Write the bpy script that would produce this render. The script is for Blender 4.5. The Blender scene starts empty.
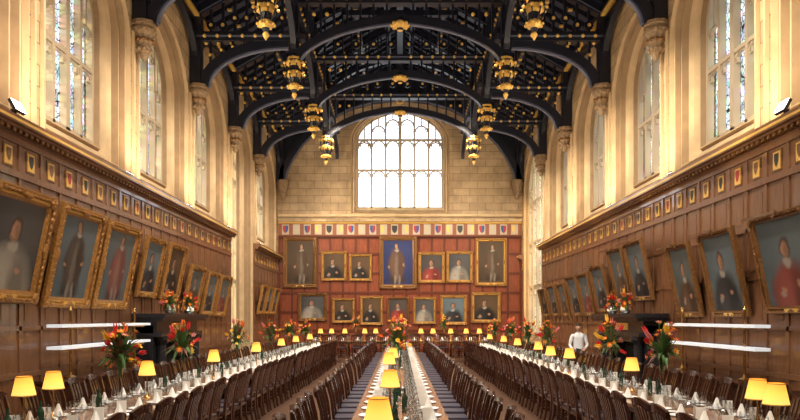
import bpy, math, random
from mathutils import Vector, Matrix
random.seed(7)
R=random.random
def ru(a,b): return a+(b-a)*R()
scene=bpy.context.scene
try:
    scene.view_settings.view_transform='Standard'
    scene.view_settings.look='None'
except Exception as e: print(e)
EYE=1.92
W=6.0; YE=33.0; YB=-2.0
PLATE=10.8; RIDGE=14.2

# ------------------------------------------------------------ materials
def newmat(name):
    m=bpy.data.materials.new(name); m.use_nodes=True
    nt=m.node_tree; nt.nodes.clear()
    o=nt.nodes.new('ShaderNodeOutputMaterial')
    return m,nt,o
def pbr(name,col,rough=0.5,metal=0.0,noise=0.0,nscale=5.0,stretch=(1,1,1),bump=0.0,emis=None,estr=0,coat=0,spec=0.5):
    m,nt,o=newmat(name)
    p=nt.nodes.new('ShaderNodeBsdfPrincipled')
    p.inputs['Base Color'].default_value=(*col,1)
    p.inputs['Roughness'].default_value=rough
    p.inputs['Metallic'].default_value=metal
    p.inputs['Specular IOR Level'].default_value=spec
    if coat: p.inputs['Coat Weight'].default_value=coat
    if emis:
        p.inputs['Emission Color'].default_value=(*emis,1); p.inputs['Emission Strength'].default_value=estr
    nt.links.new(p.outputs[0],o.inputs[0])
    if noise or bump:
        tc=nt.nodes.new('ShaderNodeTexCoord'); mp=nt.nodes.new('ShaderNodeMapping')
        mp.inputs['Scale'].default_value=stretch
        nz=nt.nodes.new('ShaderNodeTexNoise'); nz.inputs['Scale'].default_value=nscale; nz.inputs['Detail'].default_value=4
        nt.links.new(tc.outputs['Object'],mp.inputs[0]); nt.links.new(mp.outputs[0],nz.inputs['Vector'])
        if noise:
            mx=nt.nodes.new('ShaderNodeMix'); mx.data_type='RGBA'
            mx.inputs[6].default_value=(*[c*(1-noise) for c in col],1)
            mx.inputs[7].default_value=(*[min(1,c*(1+noise)) for c in col],1)
            nt.links.new(nz.outputs['Fac'],mx.inputs[0]); nt.links.new(mx.outputs[2],p.inputs['Base Color'])
        if bump:
            b=nt.nodes.new('ShaderNodeBump'); b.inputs['Strength'].default_value=bump; b.inputs['Distance'].default_value=0.02
            nt.links.new(nz.outputs['Fac'],b.inputs['Height']); nt.links.new(b.outputs[0],p.inputs['Normal'])
    return m
def stone(name,c1,c2,mort):
    m,nt,o=newmat(name)
    p=nt.nodes.new('ShaderNodeBsdfPrincipled'); p.inputs['Roughness'].default_value=0.85
    tc=nt.nodes.new('ShaderNodeTexCoord'); sp=nt.nodes.new('ShaderNodeSeparateXYZ'); ad=nt.nodes.new('ShaderNodeMath'); cb=nt.nodes.new('ShaderNodeCombineXYZ')
    nt.links.new(tc.outputs['Object'],sp.inputs[0]); nt.links.new(sp.outputs[0],ad.inputs[0]); nt.links.new(sp.outputs[1],ad.inputs[1])
    nt.links.new(ad.outputs[0],cb.inputs[0]); nt.links.new(sp.outputs[2],cb.inputs[1])
    br=nt.nodes.new('ShaderNodeTexBrick'); br.inputs['Scale'].default_value=1
    br.inputs['Brick Width'].default_value=0.8; br.inputs['Row Height'].default_value=0.36
    br.inputs['Mortar Size'].default_value=0.014; br.inputs['Mortar Smooth'].default_value=0.4
    br.inputs['Color1'].default_value=(*c1,1); br.inputs['Color2'].default_value=(*c2,1); br.inputs['Mortar'].default_value=(*mort,1)
    nt.links.new(cb.outputs[0],br.inputs['Vector'])
    nz=nt.nodes.new('ShaderNodeTexNoise'); nz.inputs['Scale'].default_value=1.3; nz.inputs['Detail'].default_value=8; nz.inputs['Roughness'].default_value=0.65
    nt.links.new(tc.outputs['Object'],nz.inputs['Vector'])
    mr=nt.nodes.new('ShaderNodeMapRange'); mr.inputs[1].default_value=0.3; mr.inputs[2].default_value=0.7; mr.inputs[3].default_value=0.68; mr.inputs[4].default_value=1.22
    nt.links.new(nz.outputs['Fac'],mr.inputs[0])
    vm=nt.nodes.new('ShaderNodeVectorMath'); vm.operation='SCALE'
    nt.links.new(br.outputs['Color'],vm.inputs[0]); nt.links.new(mr.outputs[0],vm.inputs['Scale'])
    nt.links.new(vm.outputs[0],p.inputs['Base Color']); nt.links.new(p.outputs[0],o.inputs[0])
    return m
def leaded(name,tint,colf,dens=0.0,scale=7.0,lead=0.045,lc=0.03):
    m,nt,o=newmat(name)
    tc=nt.nodes.new('ShaderNodeTexCoord'); sp=nt.nodes.new('ShaderNodeSeparateXYZ'); ad=nt.nodes.new('ShaderNodeMath'); cb=nt.nodes.new('ShaderNodeCombineXYZ')
    nt.links.new(tc.outputs['Object'],sp.inputs[0]); nt.links.new(sp.outputs[0],ad.inputs[0]); nt.links.new(sp.outputs[1],ad.inputs[1])
    nt.links.new(ad.outputs[0],cb.inputs[0]); nt.links.new(sp.outputs[2],cb.inputs[1])
    vo=nt.nodes.new('ShaderNodeTexVoronoi'); vo.inputs['Scale'].default_value=scale
    nt.links.new(cb.outputs[0],vo.inputs['Vector'])
    ed=nt.nodes.new('ShaderNodeTexVoronoi'); ed.feature='DISTANCE_TO_EDGE'; ed.inputs['Scale'].default_value=scale
    nt.links.new(cb.outputs[0],ed.inputs['Vector'])
    gt=nt.nodes.new('ShaderNodeMath'); gt.operation='GREATER_THAN'; gt.inputs[1].default_value=lead
    nt.links.new(ed.outputs['Distance'],gt.inputs[0])
    mx=nt.nodes.new('ShaderNodeMix'); mx.data_type='RGBA'; mx.inputs[0].default_value=colf
    mx.inputs[6].default_value=(1,1,1,1); nt.links.new(vo.outputs['Color'],mx.inputs[7])
    nz=nt.nodes.new('ShaderNodeTexNoise'); nz.inputs['Scale'].default_value=2.2; nz.inputs['Detail'].default_value=5; nt.links.new(cb.outputs[0],nz.inputs['Vector'])
    mr=nt.nodes.new('ShaderNodeMapRange'); mr.inputs[1].default_value=0.40; mr.inputs[2].default_value=0.58; mr.inputs[3].default_value=1-dens; mr.inputs[4].default_value=1.0
    nt.links.new(nz.outputs['Fac'],mr.inputs[0])
    m1=nt.nodes.new('ShaderNodeVectorMath'); m1.operation='MULTIPLY'; m1.inputs[1].default_value=tint
    nt.links.new(mx.outputs[2],m1.inputs[0])
    m2=nt.nodes.new('ShaderNodeVectorMath'); m2.operation='SCALE'
    nt.links.new(m1.outputs[0],m2.inputs[0]); nt.links.new(mr.outputs[0],m2.inputs['Scale'])
    tr=nt.nodes.new('ShaderNodeBsdfTransparent'); nt.links.new(m2.outputs[0],tr.inputs[0])
    df=nt.nodes.new('ShaderNodeBsdfDiffuse'); df.inputs[0].default_value=(lc,lc,lc,1)
    ms=nt.nodes.new('ShaderNodeMixShader'); nt.links.new(gt.outputs[0],ms.inputs[0]); nt.links.new(df.outputs[0],ms.inputs[1]); nt.links.new(tr.outputs[0],ms.inputs[2])
    nt.links.new(ms.outputs[0],o.inputs[0])
    return m
def clearglass(name):
    m,nt,o=newmat(name)
    tr=nt.nodes.new('ShaderNodeBsdfTransparent'); tr.inputs[0].default_value=(0.93,0.95,0.96,1)
    gl=nt.nodes.new('ShaderNodeBsdfGlossy'); gl.inputs['Roughness'].default_value=0.15
    fr=nt.nodes.new('ShaderNodeLayerWeight'); fr.inputs[0].default_value=0.38
    ms=nt.nodes.new('ShaderNodeMixShader'); nt.links.new(fr.outputs['Facing'],ms.inputs[0]); nt.links.new(tr.outputs[0],ms.inputs[1]); nt.links.new(gl.outputs[0],ms.inputs[2])
    nt.links.new(ms.outputs[0],o.inputs[0]); return m
def shade(name):
    m,nt,o=newmat(name)
    p=nt.nodes.new('ShaderNodeBsdfPrincipled'); p.inputs['Base Color'].default_value=(.7,.35,.06,1); p.inputs['Roughness'].default_value=.8
    tc=nt.nodes.new('ShaderNodeTexCoord'); sp=nt.nodes.new('ShaderNodeSeparateXYZ'); nt.links.new(tc.outputs['Object'],sp.inputs[0])
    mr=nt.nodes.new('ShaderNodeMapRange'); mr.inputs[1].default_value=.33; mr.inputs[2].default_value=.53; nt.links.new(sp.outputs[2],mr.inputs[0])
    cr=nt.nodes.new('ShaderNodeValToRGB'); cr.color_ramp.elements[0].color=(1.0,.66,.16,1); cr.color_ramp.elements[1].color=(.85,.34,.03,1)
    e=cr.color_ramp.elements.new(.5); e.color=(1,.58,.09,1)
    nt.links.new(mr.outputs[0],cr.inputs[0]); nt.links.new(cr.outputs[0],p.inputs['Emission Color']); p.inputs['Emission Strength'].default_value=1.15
    nt.links.new(p.outputs[0],o.inputs[0]); return m
def painting(name,bg,glow,robe,style='half',seed=0,collar=(0.40,0.36,0.30),skin=(0.42,0.225,0.14)):
    m,nt,o=newmat(name); N=nt.nodes; Lk=nt.links
    p=N.new('ShaderNodeBsdfPrincipled'); p.inputs['Roughness'].default_value=0.5; p.inputs['Specular IOR Level'].default_value=0.3
    tc=N.new('ShaderNodeTexCoord'); nz=N.new('ShaderNodeTexNoise'); nz.inputs['Scale'].default_value=7; nz.inputs['Detail'].default_value=4; nz.noise_dimensions='4D'; nz.inputs['W'].default_value=seed
    Lk.new(tc.outputs['Generated'],nz.inputs['Vector'])
    s1=N.new('ShaderNodeVectorMath'); s1.operation='SUBTRACT'; s1.inputs[1].default_value=(.5,.5,.5); Lk.new(nz.outputs['Color'],s1.inputs[0])
    s2=N.new('ShaderNodeVectorMath'); s2.operation='SCALE'; s2.inputs['Scale'].default_value=0.12; Lk.new(s1.outputs[0],s2.inputs[0])
    s3=N.new('ShaderNodeVectorMath'); s3.operation='ADD'; Lk.new(tc.outputs['Generated'],s3.inputs[0]); Lk.new(s2.outputs[0],s3.inputs[1])
    base=N.new('ShaderNodeTexNoise'); base.inputs['Scale'].default_value=3; base.inputs['Detail'].default_value=6; base.noise_dimensions='4D'; base.inputs['W'].default_value=seed+3
    Lk.new(tc.outputs['Generated'],base.inputs['Vector'])
    mx0=N.new('ShaderNodeMix'); mx0.data_type='RGBA'; mx0.inputs[6].default_value=(*[c*.35 for c in bg],1); mx0.inputs[7].default_value=(*[c*1.5 for c in bg],1); Lk.new(base.outputs['Fac'],mx0.inputs[0])
    cur=[mx0.outputs[2]]
    def el(cx,cy,rx,ry,soft,col,amt=1.0):
        a=N.new('ShaderNodeVectorMath'); a.operation='SUBTRACT'; a.inputs[1].default_value=(cx,cy,0); Lk.new(s3.outputs[0],a.inputs[0])
        b=N.new('ShaderNodeVectorMath'); b.operation='MULTIPLY'; b.inputs[1].default_value=(1/rx,1/ry,0); Lk.new(a.outputs[0],b.inputs[0])
        l=N.new('ShaderNodeVectorMath'); l.operation='LENGTH'; Lk.new(b.outputs[0],l.inputs[0])
        r=N.new('ShaderNodeMapRange'); r.inputs[1].default_value=1+soft; r.inputs[2].default_value=1-soft; r.inputs[3].default_value=0; r.inputs[4].default_value=amt
        Lk.new(l.outputs['Value'],r.inputs[0])
        mm=N.new('ShaderNodeMix'); mm.data_type='RGBA'; Lk.new(r.outputs[0],mm.inputs[0]); Lk.new(cur[0],mm.inputs[6]); mm.inputs[7].default_value=(*col,1); cur[0]=mm.outputs[2]
    dx=((seed*37)%7-3)*.016
    hi=[min(1,c*1.6+.01) for c in robe]; lo=[c*.45 for c in robe]
    el(.62,.62,.42,.42,.6,glow,.7)
    if style=='half':
        el(.5+dx,.10,.36,.40,.16,robe); el(.40+dx,.16,.14,.26,.5,hi,.6); el(.66+dx,.14,.12,.3,.5,lo,.7)
        el(.5+dx,.50,.07,.05,.35,collar,.85); el(.5+dx,.645,.09,.105,.22,(.05,.03,.02)); el(.495+dx,.63,.063,.082,.25,skin); el(.52+dx,.62,.035,.075,.6,[c*.45 for c in skin],.7)
        el(.36+dx,.24,.05,.03,.35,skin,.9); el(.64+dx,.28,.045,.03,.35,skin,.9); el(.33+dx,.19,.05,.03,.4,collar,.6)
    else:
        el(.5+dx,.16,.20,.16,.3,lo); el(.5+dx,.45,.215,.30,.16,robe); el(.42+dx,.5,.07,.2,.5,hi,.6); el(.5+dx,.42,.05,.25,.4,collar,.22)
        el(.45+dx,.16,.03,.10,.35,collar,.4); el(.57+dx,.16,.03,.10,.35,collar,.4)
        el(.5+dx,.735,.05,.027,.35,collar,.8); el(.5+dx,.805,.06,.055,.25,(.05,.03,.018)); el(.497+dx,.797,.043,.048,.25,skin)
        el(.31+dx,.42,.028,.022,.35,skin,.8); el(.68+dx,.46,.028,.022,.35,skin,.8); el(.5,.05,.5,.06,.5,[c*1.8 for c in bg],.5)
    Lk.new(cur[0],p.inputs['Base Color']); Lk.new(p.outputs[0],o.inputs[0])
    return m

M={}
M['stone']=stone('stone_ashlar',(0.45,0.305,0.16),(0.58,0.41,0.23),(0.24,0.155,0.085))
M['stone_end']=stone('stone_end_wall',(0.40,0.275,0.16),(0.53,0.375,0.225),(0.22,0.145,0.085))
M['stone_plain']=pbr('stone_carved',(0.60,0.43,0.25),0.8,noise=0.35,nscale=2.5,bump=0.2)
M['stone_shade']=pbr('stone_moulding_shade',(0.36,0.24,0.135),0.9,noise=0.3,nscale=3)  # shade of the moulding hollows painted as a darker stone colour
M['corbel']=pbr('corbel_carved',(0.27,0.175,0.095),0.7,noise=0.6,nscale=14,bump=1.0)
M['wood']=pbr('oak_panelling',(0.205,0.092,0.044),0.30,noise=0.45,nscale=3,stretch=(5,5,1),coat=0.45)
M['woodr']=pbr('oak_panelling_warm',(0.24,0.060,0.026),0.40,noise=0.5,nscale=3,stretch=(5,5,1),spec=.3)
M['woodrd']=pbr('oak_panelling_rails',(0.12,0.029,0.013),0.40,noise=0.35,nscale=3,stretch=(5,5,1),spec=.3)
M['roofwood']=pbr('roof_timber_dark',(0.009,0.010,0.021),0.42,noise=0.4,nscale=4)
M['roofboard']=pbr('roof_boarding',(0.040,0.045,0.080),0.6,noise=0.4,nscale=5,stretch=(1,6,1))
M['roofedge']=pbr('roof_moulding_bluegrey',(0.10,0.11,0.17),0.5)
M['gold']=pbr('gilding',(0.88,0.50,0.12),0.42,metal=0.25,noise=0.3,nscale=20)
M['frame']=pbr('gilt_frame',(0.38,0.18,0.045),0.4,metal=0.4,noise=0.7,nscale=25,bump=0.8)
M['framed']=pbr('dark_gilt_frame',(0.22,0.10,0.03),0.4,metal=0.3,noise=0.6,nscale=25,bump=0.6)
M['brass']=pbr('brass',(0.7,0.43,0.15),0.25,metal=1.0)
M['mahog']=pbr('dark_chair_wood',(0.055,0.019,0.011),0.25,noise=0.3,nscale=8,coat=0.5)
M['seat']=pbr('seat_leather',(0.06,0.055,0.08),0.35)
M['table']=pbr('polished_table_wood',(0.32,0.17,0.09),0.25,noise=0.3,nscale=3,stretch=(6,1,1),coat=0.3)
M['white']=pbr('white_china',(0.88,0.88,0.88),0.2)
M['linen']=pbr('white_linen',(0.85,0.83,0.80),0.8)
M['card']=pbr('menu_card',(0.80,0.77,0.72),0.7)
M['silver']=pbr('silver_plate',(0.75,0.75,0.75),0.2,metal=1.0)
M['glass']=clearglass('clear_glass')
M['wine']=pbr('water_bottle_green',(0.02,0.05,0.03),0.1)
M['floor']=pbr('floor_boards',(0.13,0.07,0.045),0.3,noise=0.4,nscale=2,stretch=(8,0.6,1))
M['slate']=pbr('black_marble',(0.02,0.02,0.024),0.25,noise=0.5,nscale=6)
M['soot']=pbr('soot_black',(0.008,0.007,0.006),0.9)
M['black']=pbr('black_metal',(0.012,0.012,0.014),0.35)
M['lampshade']=shade('lamp_shade_yellow')
M['bulb']=pbr('lamp_glow',(1,0.9,0.6),0.8,emis=(1.0,0.82,0.45),estr=8)
M['flood']=pbr('floodlight_lens',(1,0.95,0.85),0.5,emis=(1.0,0.92,0.78),estr=10)
M['strip']=pbr('gantry_strip_light',(0.8,0.85,0.9),0.5,emis=(0.85,0.92,1.0),estr=0.4)
M['leaf']=pbr('leaf_green',(0.06,0.14,0.03),0.5,noise=0.5,nscale=9)
M['leaf2']=pbr('leaf_bronze',(0.16,0.06,0.04),0.5,noise=0.4,nscale=9)
M['red']=pbr('petal_red',(0.65,0.02,0.02),0.5)
M['orange']=pbr('petal_orange',(0.90,0.20,0.03),0.5)
M['yellow']=pbr('petal_yellow',(0.92,0.58,0.06),0.5)
M['pink']=pbr('petal_pink',(0.7,0.22,0.25),0.5)
M['p_red']=pbr('lip_red',(0.35,0.10,0.08),0.4)
bgB=(.085,.115,.135); bgD=(.038,.034,.040); bgN=(.060,.034,.018); bgU=(.016,.024,.095)  # bgB: blue-grey reflection sheen put into the canvas background colour
PT=[('pa',bgB,(.15,.19,.22),(.026,.024,.028),'half'),('pb',bgB,(.14,.18,.20),(.20,.045,.035),'half'),('pc',bgD,(.10,.095,.095),(.26,.235,.20),'half'),
    ('pd',bgB,(.14,.16,.155),(.09,.05,.03),'half'),('pe',bgN,(.13,.075,.038),(.016,.013,.012),'half'),('pf',bgD,(.09,.07,.06),(.22,.03,.022),'half'),
    ('pg',bgN,(.10,.065,.038),(.08,.045,.025),'full'),('ph',bgB,(.13,.16,.18),(.05,.036,.03),'full'),('pi',bgB,(.14,.165,.18),(.17,.06,.05),'full'),('pj',bgU,(.035,.045,.14),(.10,.05,.03),'full')]
for i,(k,b,g,r,st) in enumerate(PT): M[k]=painting('oil_painting_%d'%(i+1),b,g,r,st,i*5+1)
M['sh_r']=pbr('shield_red',(0.40,0.03,0.03),0.5); M['sh_b']=pbr('shield_blue',(0.03,0.07,0.25),0.5)
M['sh_w']=pbr('shield_white',(0.48,0.40,0.29),0.5); M['sh_k']=pbr('shield_black',(0.03,0.03,0.03),0.5)
M['band']=pbr('frieze_band',(0.26,0.09,0.045),0.6,noise=0.2,nscale=6)
M['glass_end']=leaded('leaded_glass_clear',(0.95,0.97,1.0),0.20,0.15,8.0,0.018,0.3)  # lead thinned and paled, window bloom put into its colour
M['glass_side']=leaded('stained_glass_pale',(0.56,0.60,0.58),0.42,0.62,9.0,0.05)
M['glass_oriel']=leaded('stained_glass_gold',(0.80,0.68,0.45),0.3,0.3)
M['lead']=pbr('window_stone_tracery',(0.50,0.40,0.28),0.7)
M['shirt']=pbr('white_shirt',(0.82,0.84,0.88),0.8)
M['trouser']=pbr('black_trousers',(0.015,0.015,0.018),0.8)
M['skin']=pbr('skin',(0.52,0.30,0.21),0.5); M['hair']=pbr('dark_hair',(0.02,0.014,0.01),0.6)

# ------------------------------------------------------------ mesh builder
class MB:
    def __init__(s): s.v=[];s.f=[];s.m=[];s.mats=[]
    def mi(s,k):
        if k not in s.mats: s.mats.append(k)
        return s.mats.index(k)
    def add(s,vs,fs,k):
        b=len(s.v); s.v.extend([tuple(v) for v in vs]); i=s.mi(k)
        for f in fs: s.f.append([b+j for j in f]); s.m.append(i)
    def box(s,x0,x1,y0,y1,z0,z1,k,M_=None):
        vs=[Vector(p) for p in ((x0,y0,z0),(x1,y0,z0),(x1,y1,z0),(x0,y1,z0),(x0,y0,z1),(x1,y0,z1),(x1,y1,z1),(x0,y1,z1))]
        if M_ is not None: vs=[M_@v for v in vs]
        s.add(vs,[(0,3,2,1),(4,5,6,7),(0,1,5,4),(1,2,6,5),(2,3,7,6),(3,0,4,7)],k)
    def lathe(s,prof,o=(0,0,0),seg=12,k='brass',M_=None,ks=None):
        vs=[];n=len(prof)
        for r,z in prof:
            for j in range(seg):
                a=2*math.pi*j/seg; vs.append(Vector((o[0]+r*math.cos(a),o[1]+r*math.sin(a),o[2]+z)))
        if M_ is not None: vs=[M_@v for v in vs]
        if ks is None:
            s.add(vs,[(i*seg+j,i*seg+(j+1)%seg,(i+1)*seg+(j+1)%seg,(i+1)*seg+j) for i in range(n-1) for j in range(seg)],k)
        else:
            b=len(s.v); s.v.extend([tuple(v) for v in vs])
            for i in range(n-1):
                q=s.mi(ks[i])
                for j in range(seg): s.f.append([b+i*seg+j,b+i*seg+(j+1)%seg,b+(i+1)*seg+(j+1)%seg,b+(i+1)*seg+j]); s.m.append(q)
    def ribbon(s,pts,N,w,t,k):
        pts=[Vector(p) for p in pts]; N=Vector(N).normalized(); vs=[];n=len(pts)
        for i,p in enumerate(pts):
            T=(pts[min(i+1,n-1)]-pts[max(i-1,0)]).normalized(); S=N.cross(T).normalized()
            for a,b in ((-1,-1),(1,-1),(1,1),(-1,1)): vs.append(p+S*(a*w/2)+N*(b*t/2))
        fs=[(0,1,2,3),tuple(4*(n-1)+j for j in (3,2,1,0))]
        for i in range(n-1):
            for j in range(4): fs.append((4*i+j,4*(i+1)+j,4*(i+1)+(j+1)%4,4*i+(j+1)%4))
        s.add(vs,fs,k)
    def blob(s,c,r,k,sc=(1,1,1)):
        c=Vector(c); vs=[]
        prof=[(0.02,-1),(0.7,-0.7),(1,0),(0.7,0.7),(0.02,1)]
        for a,z in prof:
            for j in range(6):
                t=j*math.pi/3; vs.append(c+Vector((a*math.cos(t)*r*sc[0],a*math.sin(t)*r*sc[1],z*r*sc[2])))
        s.add(vs,[(i*6+j,i*6+(j+1)%6,(i+1)*6+(j+1)%6,(i+1)*6+j) for i in range(4) for j in range(6)],k)
    def mesh(s,name,smooth=False):
        me=bpy.data.meshes.new(name); me.from_pydata(s.v,[],s.f)
        for k in s.mats: me.materials.append(M[k])
        me.polygons.foreach_set('material_index',s.m)
        if smooth: me.polygons.foreach_set('use_smooth',[True]*len(s.f))
        me.update(); return me
    def obj(s,name,smooth=False,loc=None,rot=None,parent=None):
        o=bpy.data.objects.new(name,s.mesh(name,smooth)); scene.collection.objects.link(o)
        if loc: o.location=loc
        if rot: o.rotation_euler=rot
        if parent: o.parent=parent
        return o
def inst(name,me,loc,rz=0,sc=1):
    o=bpy.data.objects.new(name,me); scene.collection.objects.link(o); o.location=loc; o.rotation_euler=(0,0,rz); o.scale=(sc,sc,sc); return o

# ------------------------------------------------------------ walls with arched windows
NA=20
def archz(u,w,sp,rise):
    t=min(1,abs(u)/w); return sp+rise*(0.80*(max(0,1-t**2.2))**0.54+0.20*(1-t))
def ring(c,w,b,sp,rise):
    pts=[(c-w,b)]
    for i in range(NA+1):
        u=-w*math.cos(math.pi*i/NA); pts.append((c+u,archz(u,w,sp,rise)))
    pts.append((c+w,b)); return pts
def arch_bay(mb,P,a,b,base,top,c,rings,k,kt):
    w,d,bb,sp,ri=rings[0]
    q=lambda u0,u1,v0,v1: mb.add([P(u0,v0,0),P(u1,v0,0),P(u1,v1,0),P(u0,v1,0)],[(0,1,2,3)],k)
    q(a,b,base,bb); q(a,c-w,bb,sp); q(c+w,b,bb,sp); q(a,c-w,sp,top); q(c+w,b,sp,top)
    r0=ring(c,w,bb,sp,ri)
    for i in range(1,NA+1):
        p,q2=r0[i],r0[i+1]; mb.add([P(p[0],p[1],0),P(q2[0],q2[1],0),P(q2[0],top,0),P(p[0],top,0)],[(0,1,2,3)],k)
    prev=[P(u,v,d) for u,v in r0]
    for n_,(w2,d2,b2,s2,ri2) in enumerate(rings[1:]):
        cur=[P(u,v,d2) for u,v in ring(c,w2,b2,s2,ri2)]; n=len(cur)
        mb.add(prev+cur,[(i,(i+1)%n,n+(i+1)%n,n+i) for i in range(n)],kt[n_%len(kt)]); prev=cur
def window(name,P,Nrm,c,rg,nl,transoms,kglass,bar=0.085,head=.045):
    w,d,b,sp,ri=rg; mb=MB()
    pts=ring(c,w+0.01,b-0.01,sp,ri)
    mb.add([P(u,v,d+0.03) for u,v in pts],[tuple(range(len(pts)))],kglass)
    D=d-0.03
    for i in range(1,nl):
        u=-w+2*w*i/nl; t=bar*(1.8 if (nl%2==0 and i==nl//2) else 1)
        mb.ribbon([P(c+u,b,D),P(c+u,archz(u,w,sp,ri),D)],Nrm,t,0.14,'lead')
    for tz in transoms:
        mb.ribbon([P(c-w,tz,D),P(c+w,tz,D)],Nrm,bar,0.13,'lead')
    lw=2*w/nl
    for i in range(nl):
        uc=-w+lw*(i+0.5)
        heads=[t-0.02 for t in transoms]+[min(archz(uc-lw/2*0.95,w,sp,ri),archz(uc+lw/2*0.95,w,sp,ri))-0.25]
        for hz in heads:
            ar=[]
            for j in range(9):
                a=math.pi*j/8; ar.append(P(c+uc-lw/2*math.cos(a),hz-lw*0.62+lw*0.6*math.sin(a),D))
            mb.ribbon(ar,Nrm,head,0.08,'lead')
            for sg in (-1,1):
                mb.ribbon([P(c+uc+sg*lw*.42,hz-lw*.40,D),P(c+uc+sg*lw*.24,hz-lw*.38,D),P(c+uc+sg*lw*.30,hz-lw*.18,D)],Nrm,head*.7,0.06,'lead')
        hz=heads[-1]; tz=archz(uc,w,sp,ri)
        if tz-hz>0.1: mb.ribbon([P(c+uc,hz-0.03,D),P(c+uc,tz,D)],Nrm,head,0.08,'lead')
    fr=[P(u,v,D) for u,v in ring(c,w-0.02,b+0.03,sp,ri-0.02)]
    mb.ribbon(fr+[fr[0]],Nrm,0.09,0.14,'lead')
    return mb.obj(name)

bays=[(YB,2.9),(2.9,7.0),(7.0,11.1),(11.1,15.2),(15.2,19.3),(19.3,23.6),(23.6,27.6),(27.6,YE)]
trussY=[2.9,7.0,11.1,15.2,19.3,23.6,27.6]
wn=1
oriel={-1:6,1:7}
G='stone_shade'; SP='stone_plain'
for s,nm in ((-1,'left'),(1,'right')):
    P=lambda u,v,d,s=s: Vector((s*(W+d),u,v))
    mb=MB()
    for bi,(a,b) in enumerate(bays):
        c=(a+b)/2
        if bi==7: c=30.4
        orl=(oriel[s]==bi)
        base=0 if orl else 4.7
        b0=0.95 if orl else 4.98
        W0=1.84 if bi!=7 else 2.15
        prof=[(0,0),(.03,.10),(.08,.14),(.13,.06),(.17,.06),(.20,.19),(.25,.23),(.30,.14),(.33,.14),(.36,.28),(.50,.33),(.63,.46),(.67,.38),(.70,.38),(.75,.52),(.76,.68)]
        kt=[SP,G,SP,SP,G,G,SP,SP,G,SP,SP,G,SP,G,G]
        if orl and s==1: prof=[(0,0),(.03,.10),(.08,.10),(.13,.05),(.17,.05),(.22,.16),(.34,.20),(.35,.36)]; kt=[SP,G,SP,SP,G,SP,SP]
        rg=[(W0-e,d,b0+(e/.76)*.6 if not orl else b0+e*.3,8.1,1.62-e*.55) for e,d in prof]
        arch_bay(mb,P,a,b,base,PLATE+0.05,c,rg,'stone',kt)
        e,d=prof[-2]
        g=(W0-prof[-1][0],d+.06,rg[-1][2],8.1,rg[-1][4])
        tr=[7.1] if not orl else [3.4,5.4,7.3]
        window('window_%d'%wn,P,(s,0,0),c,g,4,tr,'glass_oriel' if orl else 'glass_side'); wn+=1
    for y in trussY:
        for dy in (-.14,.14):
            x0,x1=sorted((s*5.995,s*5.93)); mb.box(x0,x1,y+dy-.03,y+dy+.03,4.98,8.4,SP)
    mb.obj('wall_%s'%nm)
P=lambda u,v,d: Vector((u,YE+d,v))
mb=MB()
rg=[(2.42,0,7.05,10.75,1.62),(2.37,.12,7.1,10.75,1.57),(2.32,.12,7.1,10.75,1.54),(2.28,.04,7.12,10.75,1.52),(2.25,.04,7.13,10.75,1.5),(2.2,.3,7.25,10.75,1.46),(2.12,.36,7.35,10.75,1.42),(2.12,.6,7.35,10.75,1.42)]
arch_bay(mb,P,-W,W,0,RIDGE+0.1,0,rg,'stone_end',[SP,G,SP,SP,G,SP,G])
mb.ribbon([(-5.98,YE-0.04,6.95),(5.98,YE-0.04,6.95)],(0,1,0),0.12,0.08,'stone_plain')
mb.obj('wall_far')
window('window_%d'%wn,P,(0,1,0),0,(2.12,.45,7.35,10.75,1.42),6,[9.25,10.75],'glass_end',bar=0.09,head=.06)
mb=MB(); mb.box(-W-.3,W+.3,YB-.2,YB,0,RIDGE,'stone'); mb.obj('wall_near')
mb=MB(); mb.box(-W-.9,W+.9,YB,YE+.9,-0.1,0,'floor'); mb.obj('floor')
mb=MB(); mb.box(-W+.1,W-.1,28.9,YE-.1,0,0.15,'floor'); mb.obj('dais_platform')

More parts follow.
